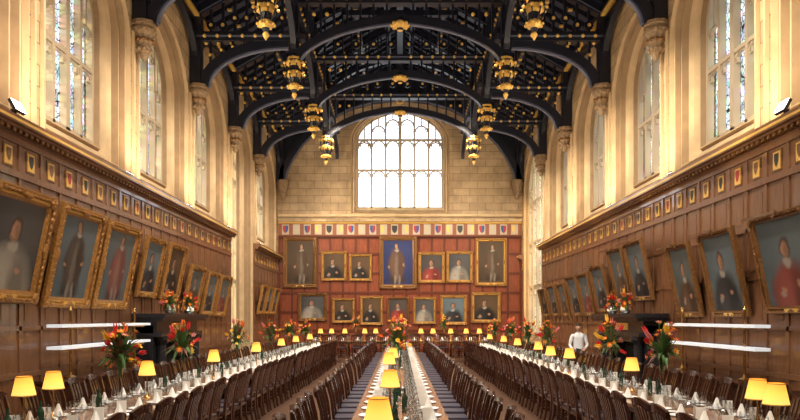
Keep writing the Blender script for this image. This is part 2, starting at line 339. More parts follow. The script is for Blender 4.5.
# ------------------------------------------------------------ panelling / cornice
segs={-1:[(YB,23.72),(27.48,YE)],1:[(YB,28.2),(32.6,YE)]}
tn=1
for s,nm in ((-1,'left'),(1,'right')):
    pb=MB(); cb=MB()
    X=lambda d,s=s: s*(W-d)
    def bx(m,d0,d1,y0,y1,z0,z1,k):
        x0,x1=sorted((X(d0),X(d1))); m.box(x0,x1,y0,y1,z0,z1,k)
    for (a,b) in segs[s]:
        bx(pb,0,0.03,a,b,0,4.72,'wood')
        for z0,z1,dd in ((0,.2,.07),(.98,1.06,.06),(1.72,1.79,.055),(2.55,2.62,.055),(3.38,3.45,.055),(4.1,4.2,.07),(4.62,4.72,.07)):
            bx(pb,0.03,dd,a,b,z0,z1,'wood')
        n=max(1,round((b-a)/0.62)); st=(b-a)/n
        for i in range(n+1):
            y=a+i*st; bx(pb,0.03,.055,max(a,y-.035),min(b,y+.035),.2,4.62,'wood')
            if i<n:
                yc=y+st/2
                for z0,z1 in ((2.62,3.38),(3.45,4.1),(1.79,2.55)):
                    bx(pb,.03,.038,yc-.17,yc+.17,z0+.09,z1-.09,'wood')
                bx(pb,.03,.045,yc-.13,yc+.13,4.24,4.58,'framed')
                bx(pb,.045,.05,yc-.10,yc+.10,4.27,4.55,'gold')
                sh=[(-.065,4.52),(.065,4.52),(.065,4.41),(.04,4.35),(0,4.31),(-.04,4.35),(-.065,4.41)]
                pb.add([(X(.055),yc+u,v) for u,v in sh],[tuple(range(7))],['sh_k','framed','sh_r','sh_k','framed'][i%5])
        for d,z0,z1 in ((.08,4.72,4.76),(.14,4.76,4.80),(.22,4.80,4.84),(.30,4.84,4.93),(.27,4.93,4.97)):
            bx(cb,0,d,a,b,z0,z1,'wood')
        k=int((b-a)/0.16)
        for i in range(k):
            y=a+(i+.5)*(b-a)/k; bx(cb,.14,.20,y-.04,y+.04,4.745,4.80,'framed')
        bx(cb,.30,.306,a,b,4.865,4.905,'gold')
    pb.obj('wall_panelling_%s'%nm); cb.obj('trim_%d'%tn); tn+=1
pb=MB()
pb.box(-W+.06,W-.06,YE-.03,YE,0.15,5.95,'woodr')
for z in (.35,1.3,2.2,3.15,4.1,5.05,5.85): pb.box(-W+.06,W-.06,YE-.065,YE-.03,z-.06,z+.06,'woodrd')
for i in range(20):
    x=-5.9+i*(11.8/19); pb.box(x-.055,x+.055,YE-.06,YE-.03,.2,5.9,'woodrd')
pb.box(-W+.06,W-.06,YE-.08,YE,5.93,6.62,'band')
pb.box(-W+.06,W-.06,YE-.24,YE,6.62,6.74,'stone_end'); pb.box(-W+.06,W-.06,YE-.15,YE,5.88,5.95,'woodrd'); pb.box(-W+.06,W-.06,YE-.13,YE-.0,6.54,6.62,'gold')
ks=['sh_r','sh_w','sh_b','gold','sh_k','sh_w']
for i in range(22):
    x=-5.6+i*(11.2/21)
    pb.box(x-.17,x+.17,YE-.09,YE-.08,6.0,6.5,'sh_w')
    sh=[(-.13,6.44),(0,6.44),(0,6.06),(-.09,6.14),(-.13,6.25)]
    pb.add([(x+u,YE-.095,v) for u,v in sh],[tuple(range(5))],ks[i%6])
    pb.add([(x-u,YE-.095,v) for u,v in sh],[tuple(range(5))],ks[(i*5+2)%6])
pb.obj('wall_panelling_far')

# ------------------------------------------------------------ roof
mb=MB()
for s in (-1,1):
    y0,y1=YB,YE+.1
    mb.add([(s*(W+.6),y0,PLATE-.34),(0,y0,RIDGE),(0,y1,RIDGE),(s*(W+.6),y1,PLATE-.34)],[(0,1,2,3)],'roofboard')
    mb.add([(s*(W+.6),y0,PLATE-.24),(0,y0,RIDGE+.1),(0,y1,RIDGE+.1),(s*(W+.6),y1,PLATE-.24)],[(0,1,2,3)],'roofboard')
mb.obj('ceiling')
def rz(x): return RIDGE-(RIDGE-PLATE)*abs(x)/W
mb=MB()
for s in (-1,1):
    for x in (5.85,4.4,3.07,1.6,0.5):
        z=rz(x)-.16
        mb.box(s*x-.1,s*x+.1,YB,YE-.05,z-.14,z+.1,'roofwood')
        mb.box(s*x-.03,s*x+.03,YB,YE-.05,z-.155,z-.14,'roofedge')
    for i in range(62):
        y=YB+.3+i*.56
        mb.ribbon([(s*6,y,rz(6)-.08),(0,y,rz(0)-.08)],(0,1,0),.13,.10,'roofwood')
    mb.box(s*5.99-.14,s*5.99+.14,YB,YE-.05,PLATE-.35,PLATE-.05,'roofwood')
    mb.box(min(s*5.84,s*5.7),max(s*5.84,s*5.7),YB,YE-.05,PLATE-.3,PLATE-.22,'gold')
mb.box(-.12,.12,YB,YE-.05,RIDGE-.4,RIDGE-.1,'roofwood')
for s in (-1,1):
    for x in (5.1,4.4,3.7,2.3,1.6):
        for i in range(62):
            y=YB+.3+i*.56; z=rz(x)-(.31 if x in (4.4,1.6) else .145)
            mb.box(s*x-.06,s*x+.06,y-.06,y+.06,z-.05,z,'gold')
mb.obj('roof_purlins')

HX=3.03
def bez(p0,p1,p2,n=14): return [ (1-t)**2*Vector(p0)+2*t*(1-t)*Vector(p1)+t*t*Vector(p2) for t in [i/n for i in range(n+1)] ]
def truss_mesh():
    mb=MB(); N=(0,1,0)
    for s in (-1,1):
        x0,x1=sorted((s*5.98,s*5.68))
        mb.box(x0,x1,-.16,.16,8.5,PLATE-.2,'roofwood')
        mb.lathe([(.02,7.72),(.08,7.78),(.10,7.9),(.16,7.97),(.13,8.04),(.20,8.15),(.17,8.2),(.25,8.33),(.27,8.42),(.22,8.45),(.28,8.5),(.28,8.58),(0.0,8.58)],(s*5.78,0,0),10,'corbel')
        for j in range(10):
            a=j*math.pi/5
            for r_,z_ in ((.24,8.38),(.19,8.16),(.15,7.96)): mb.blob((s*5.78+r_*math.cos(a),r_*math.sin(a),z_),.05,'corbel' if r_!=.19 else 'framed')
        br=[Vector((s*(3.2+2.42*math.cos(a)),0,8.55+1.25*math.sin(a))) for a in [i*math.pi/2/14 for i in range(15)]]
        mb.ribbon(br,N,.24,.22,'roofwood')
        br2=[Vector((s*(3.2+2.26*math.cos(a)),0,8.55+1.09*math.sin(a))) for a in [i*math.pi/2/14 for i in range(15)]]
        mb.ribbon(br2,N,.05,.12,'roofedge')
        x0,x1=sorted((s*5.9,s*(HX-.12))); mb.box(x0,x1,-.15,.15,9.82,10.08,'roofwood')
        mb.box(x0,x1,-.17,.17,9.92,9.97,'roofedge')
        for i in range(7): mb.blob((s*(3.4+i*.36),0,9.80),.06,'gold'); mb.blob((s*(3.4+i*.36),-.17,9.945),.055,'gold')
        mb.box(s*HX-.13,s*HX+.13,-.13,.13,9.3,rz(HX)-.05,'roofwood')
        pr=[(.13,9.5),(.20,9.37),(.20,9.30),(.25,9.24),(.25,9.18),(.13,9.14),(.13,9.0),(.22,8.96),(.22,8.84),(.14,8.80),(.12,8.64),(.18,8.58),(.18,8.52),(.09,8.46),(.05,8.37),(.08,8.32),(.045,8.25),(.0,8.18)]
        kk=['roofwood','gold','roofwood','gold','gold','roofwood','gold','gold','gold','roofwood','gold','gold','gold','roofwood','gold','gold','gold']
        mb.lathe(pr,(s*HX,0,0),8,ks=kk)
        for j in range(8):
            a=j*math.pi/4+math.pi/8; c,sn=math.cos(a),math.sin(a)
            mb.ribbon([(s*HX+.13*c,.13*sn,8.62),(s*HX+.21*c,.21*sn,8.74),(s*HX+.26*c,.26*sn,8.87),(s*HX+.23*c,.23*sn,9.02),(s*HX+.26*c,.26*sn,9.2)],(-sn,c,0),.03,.025,'roofwood')
            mb.blob((s*HX+.28*c,.28*sn,8.90),.045,'gold'); mb.blob((s*HX+.28*c,.28*sn,9.2),.05,'gold'); mb.blob((s*HX+.19*c,.19*sn,8.54),.04,'gold')
        for i in range(1,8):
            x=HX+i*(5.75-HX)/8; zt=rz(x)-.25
            if zt>10.15: mb.box(s*x-.035,s*x+.035,-.05,.05,10.05,zt,'roofwood')
            zc=10.5 if x<4.9 else 10.3
            mb.lathe([(.07,-.03),(.13,-.03),(.13,.03),(.07,.03),(.07,-.03)],(0,0,0),8,'roofwood',Matrix.Translation((s*x,0,zc))@Matrix.Rotation(math.pi/2,4,'X'))
            mb.blob((s*x,-.07,zc),.055,'gold')
        for i in range(1,8):
            x=HX+.15+i*(5.6-HX)/8; c=(x-3.2)/2.42
            if 0<c<1:
                zb=8.55+1.25*math.sqrt(1-c*c)
                if zb<9.75:
                    mb.box(s*x-.03,s*x+.03,-.05,.05,zb,9.85,'roofwood')
                    if zb<9.55: mb.blob((s*x,-.07,(zb+9.85)/2),.05,'gold')
        up=[]
        for i in range(17):
            t=i/16; x=2.98*math.cos(t*math.pi/2); up.append(Vector((s*x,0,archz(x,2.98,9.2,1.28))))
        mb.ribbon(up,N,.22,.24,'roofwood')
        mb.ribbon([p+Vector((0,0,-.12)) for p in up[2:]],N,.045,.12,'roofedge')
        for i in range(1,8):
            x=i*HX/8; zb=archz(x,2.98,9.2,1.28)
            mb.box(s*x-.03,s*x+.03,-.05,.05,zb,10.95,'roofwood')
            if i in (5,6): mb.blob((s*(x+.19),-.07,10.6),.06,'gold')
            mb.blob((s*x,-.15,11.02),.055,'gold')
        mb.ribbon([(s*5.95,0,rz(5.95)-.22),(0,0,rz(0)-.22)],N,.32,.26,'roofwood')
        mb.ribbon([(s*5.95,-.14,rz(5.95)-.34),(0,-.14,rz(0)-.34)],N,.03,.02,'roofedge')
        mb.ribbon(bez((s*HX,0,11.05),(s*2.4,0,12.2),(0,0,12.55)),N,.16,.18,'roofwood')
        for i in range(0,10):
            x=.15+i*.31
            mb.box(s*x-.03,s*x+.03,-.045,.045,11.05,rz(x)-.35,'roofwood')
            if i%2==0:
                mb.lathe([(.08,-.03),(.14,-.03),(.14,.03),(.08,.03),(.08,-.03)],(0,0,0),8,'roofwood',Matrix.Translation((s*(x+.155),0,11.5))@Matrix.Rotation(math.pi/2,4,'X'))
                mb.blob((s*(x+.155),-.07,11.5),.055,'gold')
    mb.box(-HX,HX,-.14,.14,10.9,11.12,'roofwood')
    mb.box(-HX,HX,-.16,.16,11.0,11.04,'roofedge')
    mb.box(-2,2,-.1,.1,12.5,12.68,'roofwood')
    mb.lathe([(.0,10.13),(.08,10.16),(.10,10.22),(.2,10.26),(.24,10.33),(.18,10.4),(.14,10.5),(.1,10.6)],(0,0,0),10,ks=['gold','roofwood','gold','gold','gold','roofwood','roofwood'])
    for j in range(8):
        a=j*math.pi/4; mb.blob((.24*math.cos(a),.24*math.sin(a),10.31),.06,'gold')
    return mb.mesh('roof_truss')
tm=truss_mesh()
for y in trussY: inst('roof_truss',tm,(0,y,0))
mb=MB()
ty=[YB]+trussY+[YE-.35]
for s in (-1,1):
    for a,b in zip(ty[:-1],ty[1:]):
        mid=(a+b)/2; hw=(b-a)/2-.1
        ar=[Vector((s*HX,mid-hw*math.cos(math.pi*i/18),archz(hw*math.cos(math.pi*i/18),hw,9.6,1.1))) for i in range(19)]
        mb.ribbon(ar,(1,0,0),.17,.16,'roofwood')
        mb.box(s*HX-.1,s*HX+.1,a,b,10.85,11.05,'roofwood')
        mb.box(s*HX-.11,s*HX+.11,a,b,10.93,10.96,'roofedge')
        for i in range(1,12):
            y=a+(b-a)*i/12
            z0=archz(min(hw,abs(y-mid)),hw,9.6,1.1)
            mb.box(s*HX-.03,s*HX+.03,y-.03,y+.03,z0,rz(HX)-.2,'roofwood')
            mb.blob((s*(HX-.12),y,10.95),.055,'gold')
        ar=[Vector((s*5.84,mid-hw*math.cos(math.pi*i/18),archz(hw*math.cos(math.pi*i/18),hw,9.4,1.05))) for i in range(19)]
        mb.ribbon(ar,(1,0,0),.14,.16,'roofwood')
mb.obj('roof_arcade_bracing')
mb=MB(); half=[(5.72,8.6),(5.62,9.1),(5.3,9.75),(4.85,10.4),(4.2,11.05),(3.4,11.7),(2.5,12.18),(1.4,12.48),(0.5,12.6),(0,12.62)]
pts=[(-x,YE-.35,z) for x,z in half]+[(x,YE-.35,z) for x,z in reversed(half[:-1])]
mb.ribbon(pts,(0,1,0),.34,.3,'roofwood')
mb.ribbon([(p[0]*.975,p[1]-.1,p[2]-.14) for p in pts],(0,1,0),.05,.16,'roofedge')
for a,b in zip(pts[:-1],pts[1:]):
    mb.add([(a[0],YE-.3,a[2]),(b[0],YE-.3,b[2]),(b[0],YE-.3,rz(b[0])+.05),(a[0],YE-.3,rz(a[0])+.05)],[(0,1,2,3)],'roofwood')
for s in (-1,1):
    mb.lathe([(.02,7.65),(.10,7.72),(.13,7.85),(.20,7.95),(.17,8.02),(.24,8.15),(.27,8.3),(.29,8.42),(.29,8.6),(0.0,8.6)],(s*5.68,YE-.33,0),10,'corbel')
    x0,x1=sorted((s*5.98,s*5.62)); mb.box(x0,x1,YE-.5,YE-.2,8.5,PLATE-.1,'roofwood')
for j in range(8):
    a=j*math.pi/4; mb.blob((.16*math.cos(a),YE-.55,12.42+.16*math.sin(a)),.06,'gold')
mb.obj('roof_truss_end_arch')

# ------------------------------------------------------------ portraits
def portrait(w,h,canvas='pa',fr='frame',fw=None,light=False):
    mb=MB(); fw=fw or min(w,h)*.12
    rings=[(0,0),(0,.06),(.15,.10),(.4,.085),(.5,.055),(.7,.075),(.85,.06),(1,.03)]
    kk=[fr,fr,fr,'framed','gold' if fr=='frame' else fr,fr,fr]
    prev=None
    for n,(i,d) in enumerate(rings):
        k=i*fw; cur=[(-w/2+k,k,d),(w/2-k,k,d),(w/2-k,h-k,d),(-w/2+k,h-k,d)]
        if prev: mb.add(prev+cur,[(j,(j+1)%4,4+(j+1)%4,4+j) for j in range(4)],kk[n-1])
        prev=cur
    mb.add([(-w/2,0,0),(w/2,0,0),(w/2,h,0),(-w/2,h,0)],[(0,3,2,1)],fr)
    mb.add(prev,[(0,1,2,3)],canvas)
    for sx in (-1,1):
        for v in (fw*.5,h-fw*.5): mb.blob((sx*(w/2-fw*.5),v,.085),fw*.48,fr,(1,1,.4))
        mb.blob((sx*(w/2-fw*.45),h/2,.085),fw*.4,fr,(.8,1.8,.4))
    for v in (fw*.45,h-fw*.45): mb.blob((0,v,.085),fw*.4,fr,(1.8,.8,.4))
    nb=max(4,int(w/.14)); 
    for i in range(nb):
        u=-w/2+fw+(w-2*fw)*(i+.5)/nb
        for v in (fw*.35,h-fw*.35): mb.blob((u,v,.09),fw*.17,fr,(1.6,1,.6))
    nb=max(4,int(h/.14))
    for i in range(nb):
        v=fw+(h-2*fw)*(i+.5)/nb
        for u in (-w/2+fw*.35,w/2-fw*.35): mb.blob((u,v,.09),fw*.17,fr,(1,1.6,.6))
    if light:
        mb.box(-.012,.012,h-.02,h+.012,.05,.30,'brass'); mb.box(-w*.32,w*.32,h-.03,h+.01,.28,.32,'silver')
    mb.box(-w*.12,w*.12,fw*.2,fw*.7,.06,.095,'gold')
    return mb
def side_portrait(s,y0,y1,zb,zt,tilt,**kw):
    w=y1-y0; h=(zt-zb)/math.cos(tilt)
    mb=portrait(w,h,**kw); n=-s
    v=Vector((n*math.sin(tilt),0,math.cos(tilt))); wd=Vector((n*math.cos(tilt),0,-math.sin(tilt))); u=v.cross(wd)
    o=mb.obj('framed_portrait')
    mt=Matrix((u,v,wd)).transposed().to_4x4(); mt.translation=Vector((s*5.925,(y0+y1)/2,zb))
    o.matrix_world=mt
L=[(9.15,10.85,2.15,3.85,'pc'),(11.05,12.65,2.1,3.85,'ph'),(12.8,14.4,2.1,3.82,'pi'),(14.95,16.15,2.4,3.78,'pa'),(16.45,17.75,2.4,3.8,'pe'),(18.2,19.5,2.12,3.4,'pd'),(19.8,21.0,2.0,3.32,'pa'),(21.2,22.5,1.98,3.3,'pb'),
   (27.7,28.8,2.1,3.3,'pe'),(29.0,30.1,2.1,3.3,'pa'),(30.4,31.6,2.1,3.3,'pd'),(6.7,8.6,2.15,3.85,'pa')]
for i,(a,b,c,d,k) in enumerate(L):
    side_portrait(-1,a,b,c,d,math.radians(11.5),canvas=k)
Rr=[(9.3,10.75,2.0,3.5,'pb'),(11.3,12.6,1.95,3.48,'pa'),(13.05,14.15,1.95,3.42,'pd'),(15.6,16.85,2.35,3.78,'pa'),(17.05,18.2,2.35,3.75,'pd'),(18.7,19.95,2.1,3.42,'pa'),(20.2,21.4,2.0,3.3,'pb'),(21.6,22.8,2.0,3.3,'pa'),(23.2,24.3,2.0,3.15,'pd'),(24.7,25.9,2.0,3.15,'pa'),(26.3,27.6,2.0,3.1,'pe'),(7.2,8.8,2.0,3.5,'pa')]
for i,(a,b,c,d,k) in enumerate(Rr):
    side_portrait(1,a,b,c,d,math.radians(11.5),canvas=k,fr='framed',light=(i<6),fw=.11)
def end_portrait(px0,px1,py0,py1,**kw):
    k=(YE-.1)/673
    w=(px1-px0)*k; h=(py1-py0)*k; x=((px0+px1)/2-400)*k; z=EYE+(318-py1)*k
    o=portrait(w,h,**kw).obj('framed_portrait')
    mt=Matrix(((1,0,0),(0,0,-1),(0,1,0))).to_4x4(); mt.translation=Vector((x,YE-.067,z)); o.matrix_world=mt
for (a,b,c,d,k,f) in [
 (283,317,237,288,'pg','framed'),(321,347,251,281,'pe','frame'),(349,372,254,281,'pe','frame'),
 (379,417,236,289,'pj','framed'),
 (418,445,252,283,'pf','frame'),(446,473,251,283,'pc','frame'),(475,507,238,286,'pg','frame'),
 (298,327,293,321,'pc','framed'),(332,355,298,323,'pe','frame'),(360,383,296,325,'pe','frame'),
 (387,409,297,322,'pf','framed'),
 (413,436,297,324,'pc','frame'),(440,467,295,325,'pa','frame'),(471,501,292,323,'pe','frame')]:
    end_portrait(a,b,c,d,canvas=k,fr=f)

# ------------------------------------------------------------ fireplaces
def fireplace(s):
    mb=MB()
    def bx(d0,d1,y0,y1,z0,z1,k):
        x0,x1=sorted((s*(5.92-d0),s*(5.92-d1))); mb.box(x0,x1,y0,y1,z0,z1,k)
    bx(0,.42,-1.5,-1.0,0,1.75,'slate'); bx(0,.42,1.0,1.5,0,1.75,'slate'); bx(0,.42,-1.0,1.0,1.35,1.75,'slate')
    bx(0,.05,-1,1,0,1.35,'soot')
    for y in (-1.25,1.25):
        mb.lathe([(.16,0),(.16,.1),(.12,.16),(.11,.2),(.10,1.3),(.12,1.34),(.17,1.42),(.17,1.5)],(s*5.40,y,0),12,'slate')
    bx(.0,.62,-1.55,1.55,1.5,1.58,'slate'); bx(0,.5,-1.5,1.5,1.58,1.85,'slate'); bx(0,.68,-1.62,1.62,1.85,1.93,'slate'); bx(0,.74,-1.68,1.68,1.93,2.02,'slate')
    bx(.5,.51,-.5,.5,1.64,1.8,'gold')
    for i in range(7): bx(.2,.22,-.6+i*.2-.01,-.6+i*.2+.01,.05,.5,'black')
    bx(.2,.22,-.65,.65,.45,.48,'black')
    return mb.obj('fireplace',loc=(0,16.5,0))
fireplace(-1); fireplace(1)

# ------------------------------------------------------------ sideboards + gantries
def sideboard(s,y0,y1):
    mb=MB(); x0,x1=sorted((s*5.9,s*5.3))
    mb.box(x0,x1,y0,y1,.08,.86,'mahog'); x2,x3=sorted((s*5.92,s*5.26)); mb.box(x2,x3,y0-.04,y1+.04,.86,.9,'mahog')
    n=int((y1-y0)/.6)
    for i in range(n):
        a=y0+(y1-y0)*i/n+.04; b=y0+(y1-y0)*(i+1)/n-.04; q0,q1=sorted((s*5.3,s*5.28)); mb.box(q0,q1,a,b,.14,.8,'mahog'); 
        mb.blob((s*5.27,b-.08,.5),.02,'brass')
    for y in (y0+.1,y1-.1): mb.box(x0+.03,x1-.03,y-.05,y+.05,0,.1,'mahog')
    mb.obj('sideboard')
    g=MB()
    for y in (y0+.6,y1-.6):
        g.lathe([(.10,0),(.10,.03),(.03,.06),(.022,.1),(.022,1.15),(.04,1.17),(.0,1.24)],(s*5.58,y,.9),10,'brass')
        for z in (1.42,1.78): g.ribbon([(s*5.78,y,z-.03),(s*5.38,y,z-.03)],(0,1,0),.03,.03,'brass')
    for z in (1.42,1.78):
        x0,x1=sorted((s*5.70,s*5.45)); g.box(x0,x1,y0+.05,y1-.05,z-.015,z+.035,'strip')
    g.obj('serving_gantry')
sideboard(-1,10.8,14.75); sideboard(1,10.3,13.9)

# ------------------------------------------------------------ tables, settings, chairs
TX=[-3.7,0,3.7]; TY0,TY1=4.3,28.2; HWD=.56
for tx in TX:
    mb=MB()
    mb.box(tx-HWD,tx+HWD,TY0,TY1,.71,.75,'table'); mb.box(tx-HWD+.08,tx+HWD-.08,TY0+.1,TY1-.1,.62,.71,'table')
    n=9
    for i in range(n):
        y=TY0+.4+(TY1-TY0-.8)*i/(n-1)
        for sx in (-1,1): mb.lathe([(.05,0),(.05,.1),(.03,.14),(.045,.35),(.03,.5),(.05,.56),(.05,.64)],(tx+sx*(HWD-.16),y,0),8,'table')
        mb.box(tx-HWD+.16,tx+HWD-.16,y-.03,y+.03,.1,.16,'table')
    mb.obj('dining_table')
def wineglass(mb,x,y,z,h,r):
    mb.lathe([(r*.85,.0),(r*.8,.004),(.008,.012),(.005,h*.5),(r*.6,h*.56),(r,h*.72),(r*.8,h)],(x,y,z),8,'glass')
def settings(name,tx,ys,z=.752,hw=HWD):
    mb=MB(); g=MB()
    for y in ys:
        for sx in (-1,1):
            x=tx+sx*(hw-.2)
            mb.lathe([(0,.004),(.085,.004),(.09,.01),(.135,.022),(.138,.018),(.09,.0)],(x,y,z),14,'white')
            mb.lathe([(.065,.01),(.05,.05),(.012,.15)],(x,y,z),5,'linen')
            for dy,l in ((-.17,.2),(-.20,.2),(.17,.2),(.20,.18)): mb.box(x-l/2,x+l/2,y+dy-.008,y+dy+.008,z,z+.004,'silver')
            mb.lathe([(0,.003),(.055,.003),(.075,.012)],(x-sx*.05,y-.26,z),10,'white')
            wineglass(g,x-sx*.17,y+.12,z,.21+ru(-.01,.01),.045); wineglass(g,x-sx*.2,y+.02,z,.19,.04)
            wineglass(g,x-sx*.16,y-.08,z,.175,.035); wineglass(g,x-sx*.24,y-.16,z,.20,.04); g.lathe([(.03,0),(.036,.1)],(x-sx*.26,y+.1,z),8,'glass')
            if R()<.6:
                a=ru(-.4,.4); Mx=Matrix.Translation((x-sx*.06,y+.22,z))@Matrix.Rotation(a,4,'Z')
                mb.box(-.055,.055,-.004,.004,0,.16,'card',Mx)
        if R()<.35:
            mb.lathe([(.036,0),(.036,.19),(.014,.24),(.014,.3)],(tx+ru(-.08,.08),y+.3,z),10,'wine')
        if R()<.4: mb.lathe([(.05,0),(.06,.04),(.05,.09),(.03,.11),(0,.12)],(tx+ru(-.08,.08),y-.15,z),8,'silver')
    mb.obj(name+'_place_settings'); g.obj(name+'_wine_glasses',smooth=True)
seatY=[4.9+.62*i for i in range(38)]
for tx in TX: settings('table',tx,[y for y in seatY if y<28])

def chair_mesh():
    mb=MB()
    mb.box(-.22,.22,-.2,.22,.41,.455,'mahog'); mb.box(-.2,.2,-.18,.2,.455,.49,'seat')
    for x in (-.19,.19):
        mb.lathe([(.018,0),(.024,.1),(.022,.3),(.028,.41)],(x,.19,0),8,'mahog')
        mb.ribbon([(x,-.24,0),(x,-.19,.25),(x,-.185,.45),(x*1.02,-.22,.75),(x*1.06,-.28,.98)],(1,0,0),.04,.035,'mahog')
        mb.box(x-.012,x+.012,-.19,.19,.18,.21,'mahog')
    mb.box(-.19,.19,-.01,.015,.18,.21,'mahog')
    cr=[Vector((x,-.285-.03*(1-(x/.22)**2),.965+.045*(1-(x/.22)**2))) for x in [-.225+.045*i for i in range(11)]]
    mb.ribbon(cr,(0,1,0),.085,.03,'mahog')
    mb.ribbon([(-.19,-.20,.56),(0,-.215,.56),(.19,-.20,.56)],(0,1,0),.04,.025,'mahog')
    for x in (-.115,-.04,.04,.115):
        mb.ribbon([(x*.8,-.205,.56),(x,-.245,.78),(x*1.05,-.295,.95)],(1,0,0),.014,.035,'mahog')
    return mb.mesh('dining_chair')
cm=chair_mesh()
def chair_row(x,ys,face):
    for y in ys:
        inst('dining_chair',cm,(x+ru(-.02,.04),y+ru(-.03,.03),0),(-math.pi/2 if face>0 else math.pi/2)+ru(-.06,.06))
for tx in TX:
    chair_row(tx-.80,seatY,1); chair_row(tx+.80,seatY,-1)
mb=MB(); z=.15
mb.box(-4.2,4.2,30.0,31.0,z+.71,z+.75,'table'); mb.box(-4.1,4.1,30.1,30.9,z+.62,z+.71,'table')
for i in range(6):
    for y in (30.15,30.85): mb.box(-4+1.6*i-.05,-4+1.6*i+.05,y-.05,y+.05,z,z+.64,'table')
mb.obj('high_table')
mb=MB(); g=MB()
for i in range(13):
    x=-3.84+.64*i
    for y in (30.2,30.8):
        mb.lathe([(0,.004),(.085,.004),(.135,.022),(.09,.0)],(x,y,.902),12,'white'); mb.lathe([(.065,.01),(.05,.05),(.012,.15)],(x,y,.902),5,'linen')
        wineglass(g,x+.14,y-.1,.902,.19,.042); wineglass(g,x+.2,y+.02,.902,.17,.038)
mb.obj('high_table_place_settings'); g.obj('high_table_wine_glasses',smooth=True)
for i in range(13):
    x=-3.84+.64*i; inst('dining_chair',cm,(x,31.32,.152),math.pi); inst('dining_chair',cm,(x,29.68,.152),0)

# ------------------------------------------------------------ lamps
def lamp_mesh():
    mb=MB()
    mb.lathe([(.0,.0),(.075,.0),(.075,.012),(.03,.03),(.014,.06),(.02,.12),(.011,.16),(.010,.36),(.016,.38),(.0,.39)],(0,0,0),12,'brass')
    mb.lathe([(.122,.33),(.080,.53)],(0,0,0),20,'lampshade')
    mb.lathe([(.124,.326),(.124,.336)],(0,0,0),20,'gold'); mb.lathe([(.082,.526),(.080,.536)],(0,0,0),20,'gold')
    for a in range(3):
        t=a*2.094; mb.ribbon([(0,0,.5),(.083*math.cos(t),.083*math.sin(t),.5)],(0,0,1),.004,.004,'brass')
    mb.blob((0,0,.43),.03,'bulb',(1,1,1.3))
    return mb.mesh('table_lamp',True)
lm=lamp_mesh()
LP=[(-4.08,7.3),(-4.12,8.0),(-3.72,9.9),(-3.6,13.0),(-3.72,13.45),(-3.6,16.8),(-3.75,17.6),(-3.65,20.7),(-3.7,23.9),(-3.6,26.9),
    (3.66,6.55),(3.72,7.0),(3.7,10.75),(3.55,14.1),(3.4,15.2),(3.7,18.0),(3.65,20.9),(3.7,24.0),(3.6,27.0),
    (-.17,5.35),(-.12,8.2),(-.2,12.3),(-.15,14.3),(.05,21.2),(-.05,25.0)]
for x,y in LP: inst('table_lamp',lm,(x,y,.751))
for x in (-3.6,-3.1,-2.5,-1.6,-1.1,.95,1.5,2.3,3.0,3.6): inst('table_lamp',lm,(x,30.5,.901),0,1.0)

# ------------------------------------------------------------ flowers
def flowers(seed,h=.55,vh=.62,spread=.33,dense=1.0,low=False):
    rnd=random.Random(seed); mb=MB(); r=rnd.uniform
    if not low:
        mb.lathe([(.0,.0),(.09,.0),(.085,.012),(.025,.03),(.018,.12),(.022,vh*.5),(.04,vh*.85),(.075,vh)],(0,0,0),12,'glass')
    else:
        mb.lathe([(.0,.0),(.10,.0),(.13,.08),(.11,vh-.02),(.12,vh)],(0,0,0),12,'silver')
    for i in range(int(85*dense)):
        a=r(0,6.283); el=r(-.35,1.45); ln=r(.5,1.15)
        d=Vector((math.cos(a)*math.cos(el)*spread,math.sin(a)*math.cos(el)*spread,math.sin(el)*h))*ln
        b=Vector((0,0,vh-.03)); tip=b+d+Vector((0,0,-.04 if el<.2 else 0)); mid=b+d*.55+Vector((0,0,.06))
        sd=d.cross(Vector((0,0,1))); sd=sd.normalized() if sd.length>1e-4 else Vector((1,0,0))
        wd=r(.012,.035)
        k=rnd.choice(['leaf','leaf','leaf','leaf2'])
        mb.add([b,b+d*.3-sd*wd+Vector((0,0,.03)),mid-sd*wd*.9,tip,mid+sd*wd*.9,b+d*.3+sd*wd+Vector((0,0,.03)),mid+Vector((0,0,-.01))],[(0,1,6,5),(1,2,3,6),(6,3,4,5)],k)
    for i in range(int(30*dense)):
        a=r(0,6.283); el=r(-.2,1.45); ln=r(.6,1.05)
        c=Vector((math.cos(a)*math.cos(el)*spread*.85,math.sin(a)*math.cos(el)*spread*.85,vh+math.sin(el)*h))
        c=Vector((c.x*ln,c.y*ln,vh+(c.z-vh)*ln))
        k=rnd.choice(['red','red','orange','orange','yellow','red','yellow','pink'])
        fs=r(.035,.058); ax=(c-Vector((0,0,vh))).normalized()
        s1=ax.cross(Vector((.3,.2,1))).normalized(); s2=ax.cross(s1)
        if rnd.random()<.35:
            for j in range(6):
                t=j*1.047; o=s1*math.cos(t)+s2*math.sin(t)
                mb.add([c-ax*.03,c+o*.035+ax*.03,c+ax*fs*2.6+o*.02,c-o*.005+ax*.03],[(0,1,2,3)],k)
        else:
            for j in range(7):
                t=j*2*math.pi/7; o=s1*math.cos(t)+s2*math.sin(t); q=s1*math.cos(t+.4)+s2*math.sin(t+.4); q0=s1*math.cos(t-.4)+s2*math.sin(t-.4)
                mb.add([c-ax*.01,c+q0*fs*.7+ax*.015,c+o*fs*1.15+ax*.03,c+q*fs*.7+ax*.015],[(0,1,2,3)],k)
            mb.blob(c+ax*.01,fs*.4,'yellow' if k!='yellow' else 'orange')
        mb.ribbon([(0,0,vh*.6),(c.x*.3,c.y*.3,vh+.02),tuple(c)],(s1.x,s1.y,s1.z+.01),.006,.006,'leaf')
    return mb
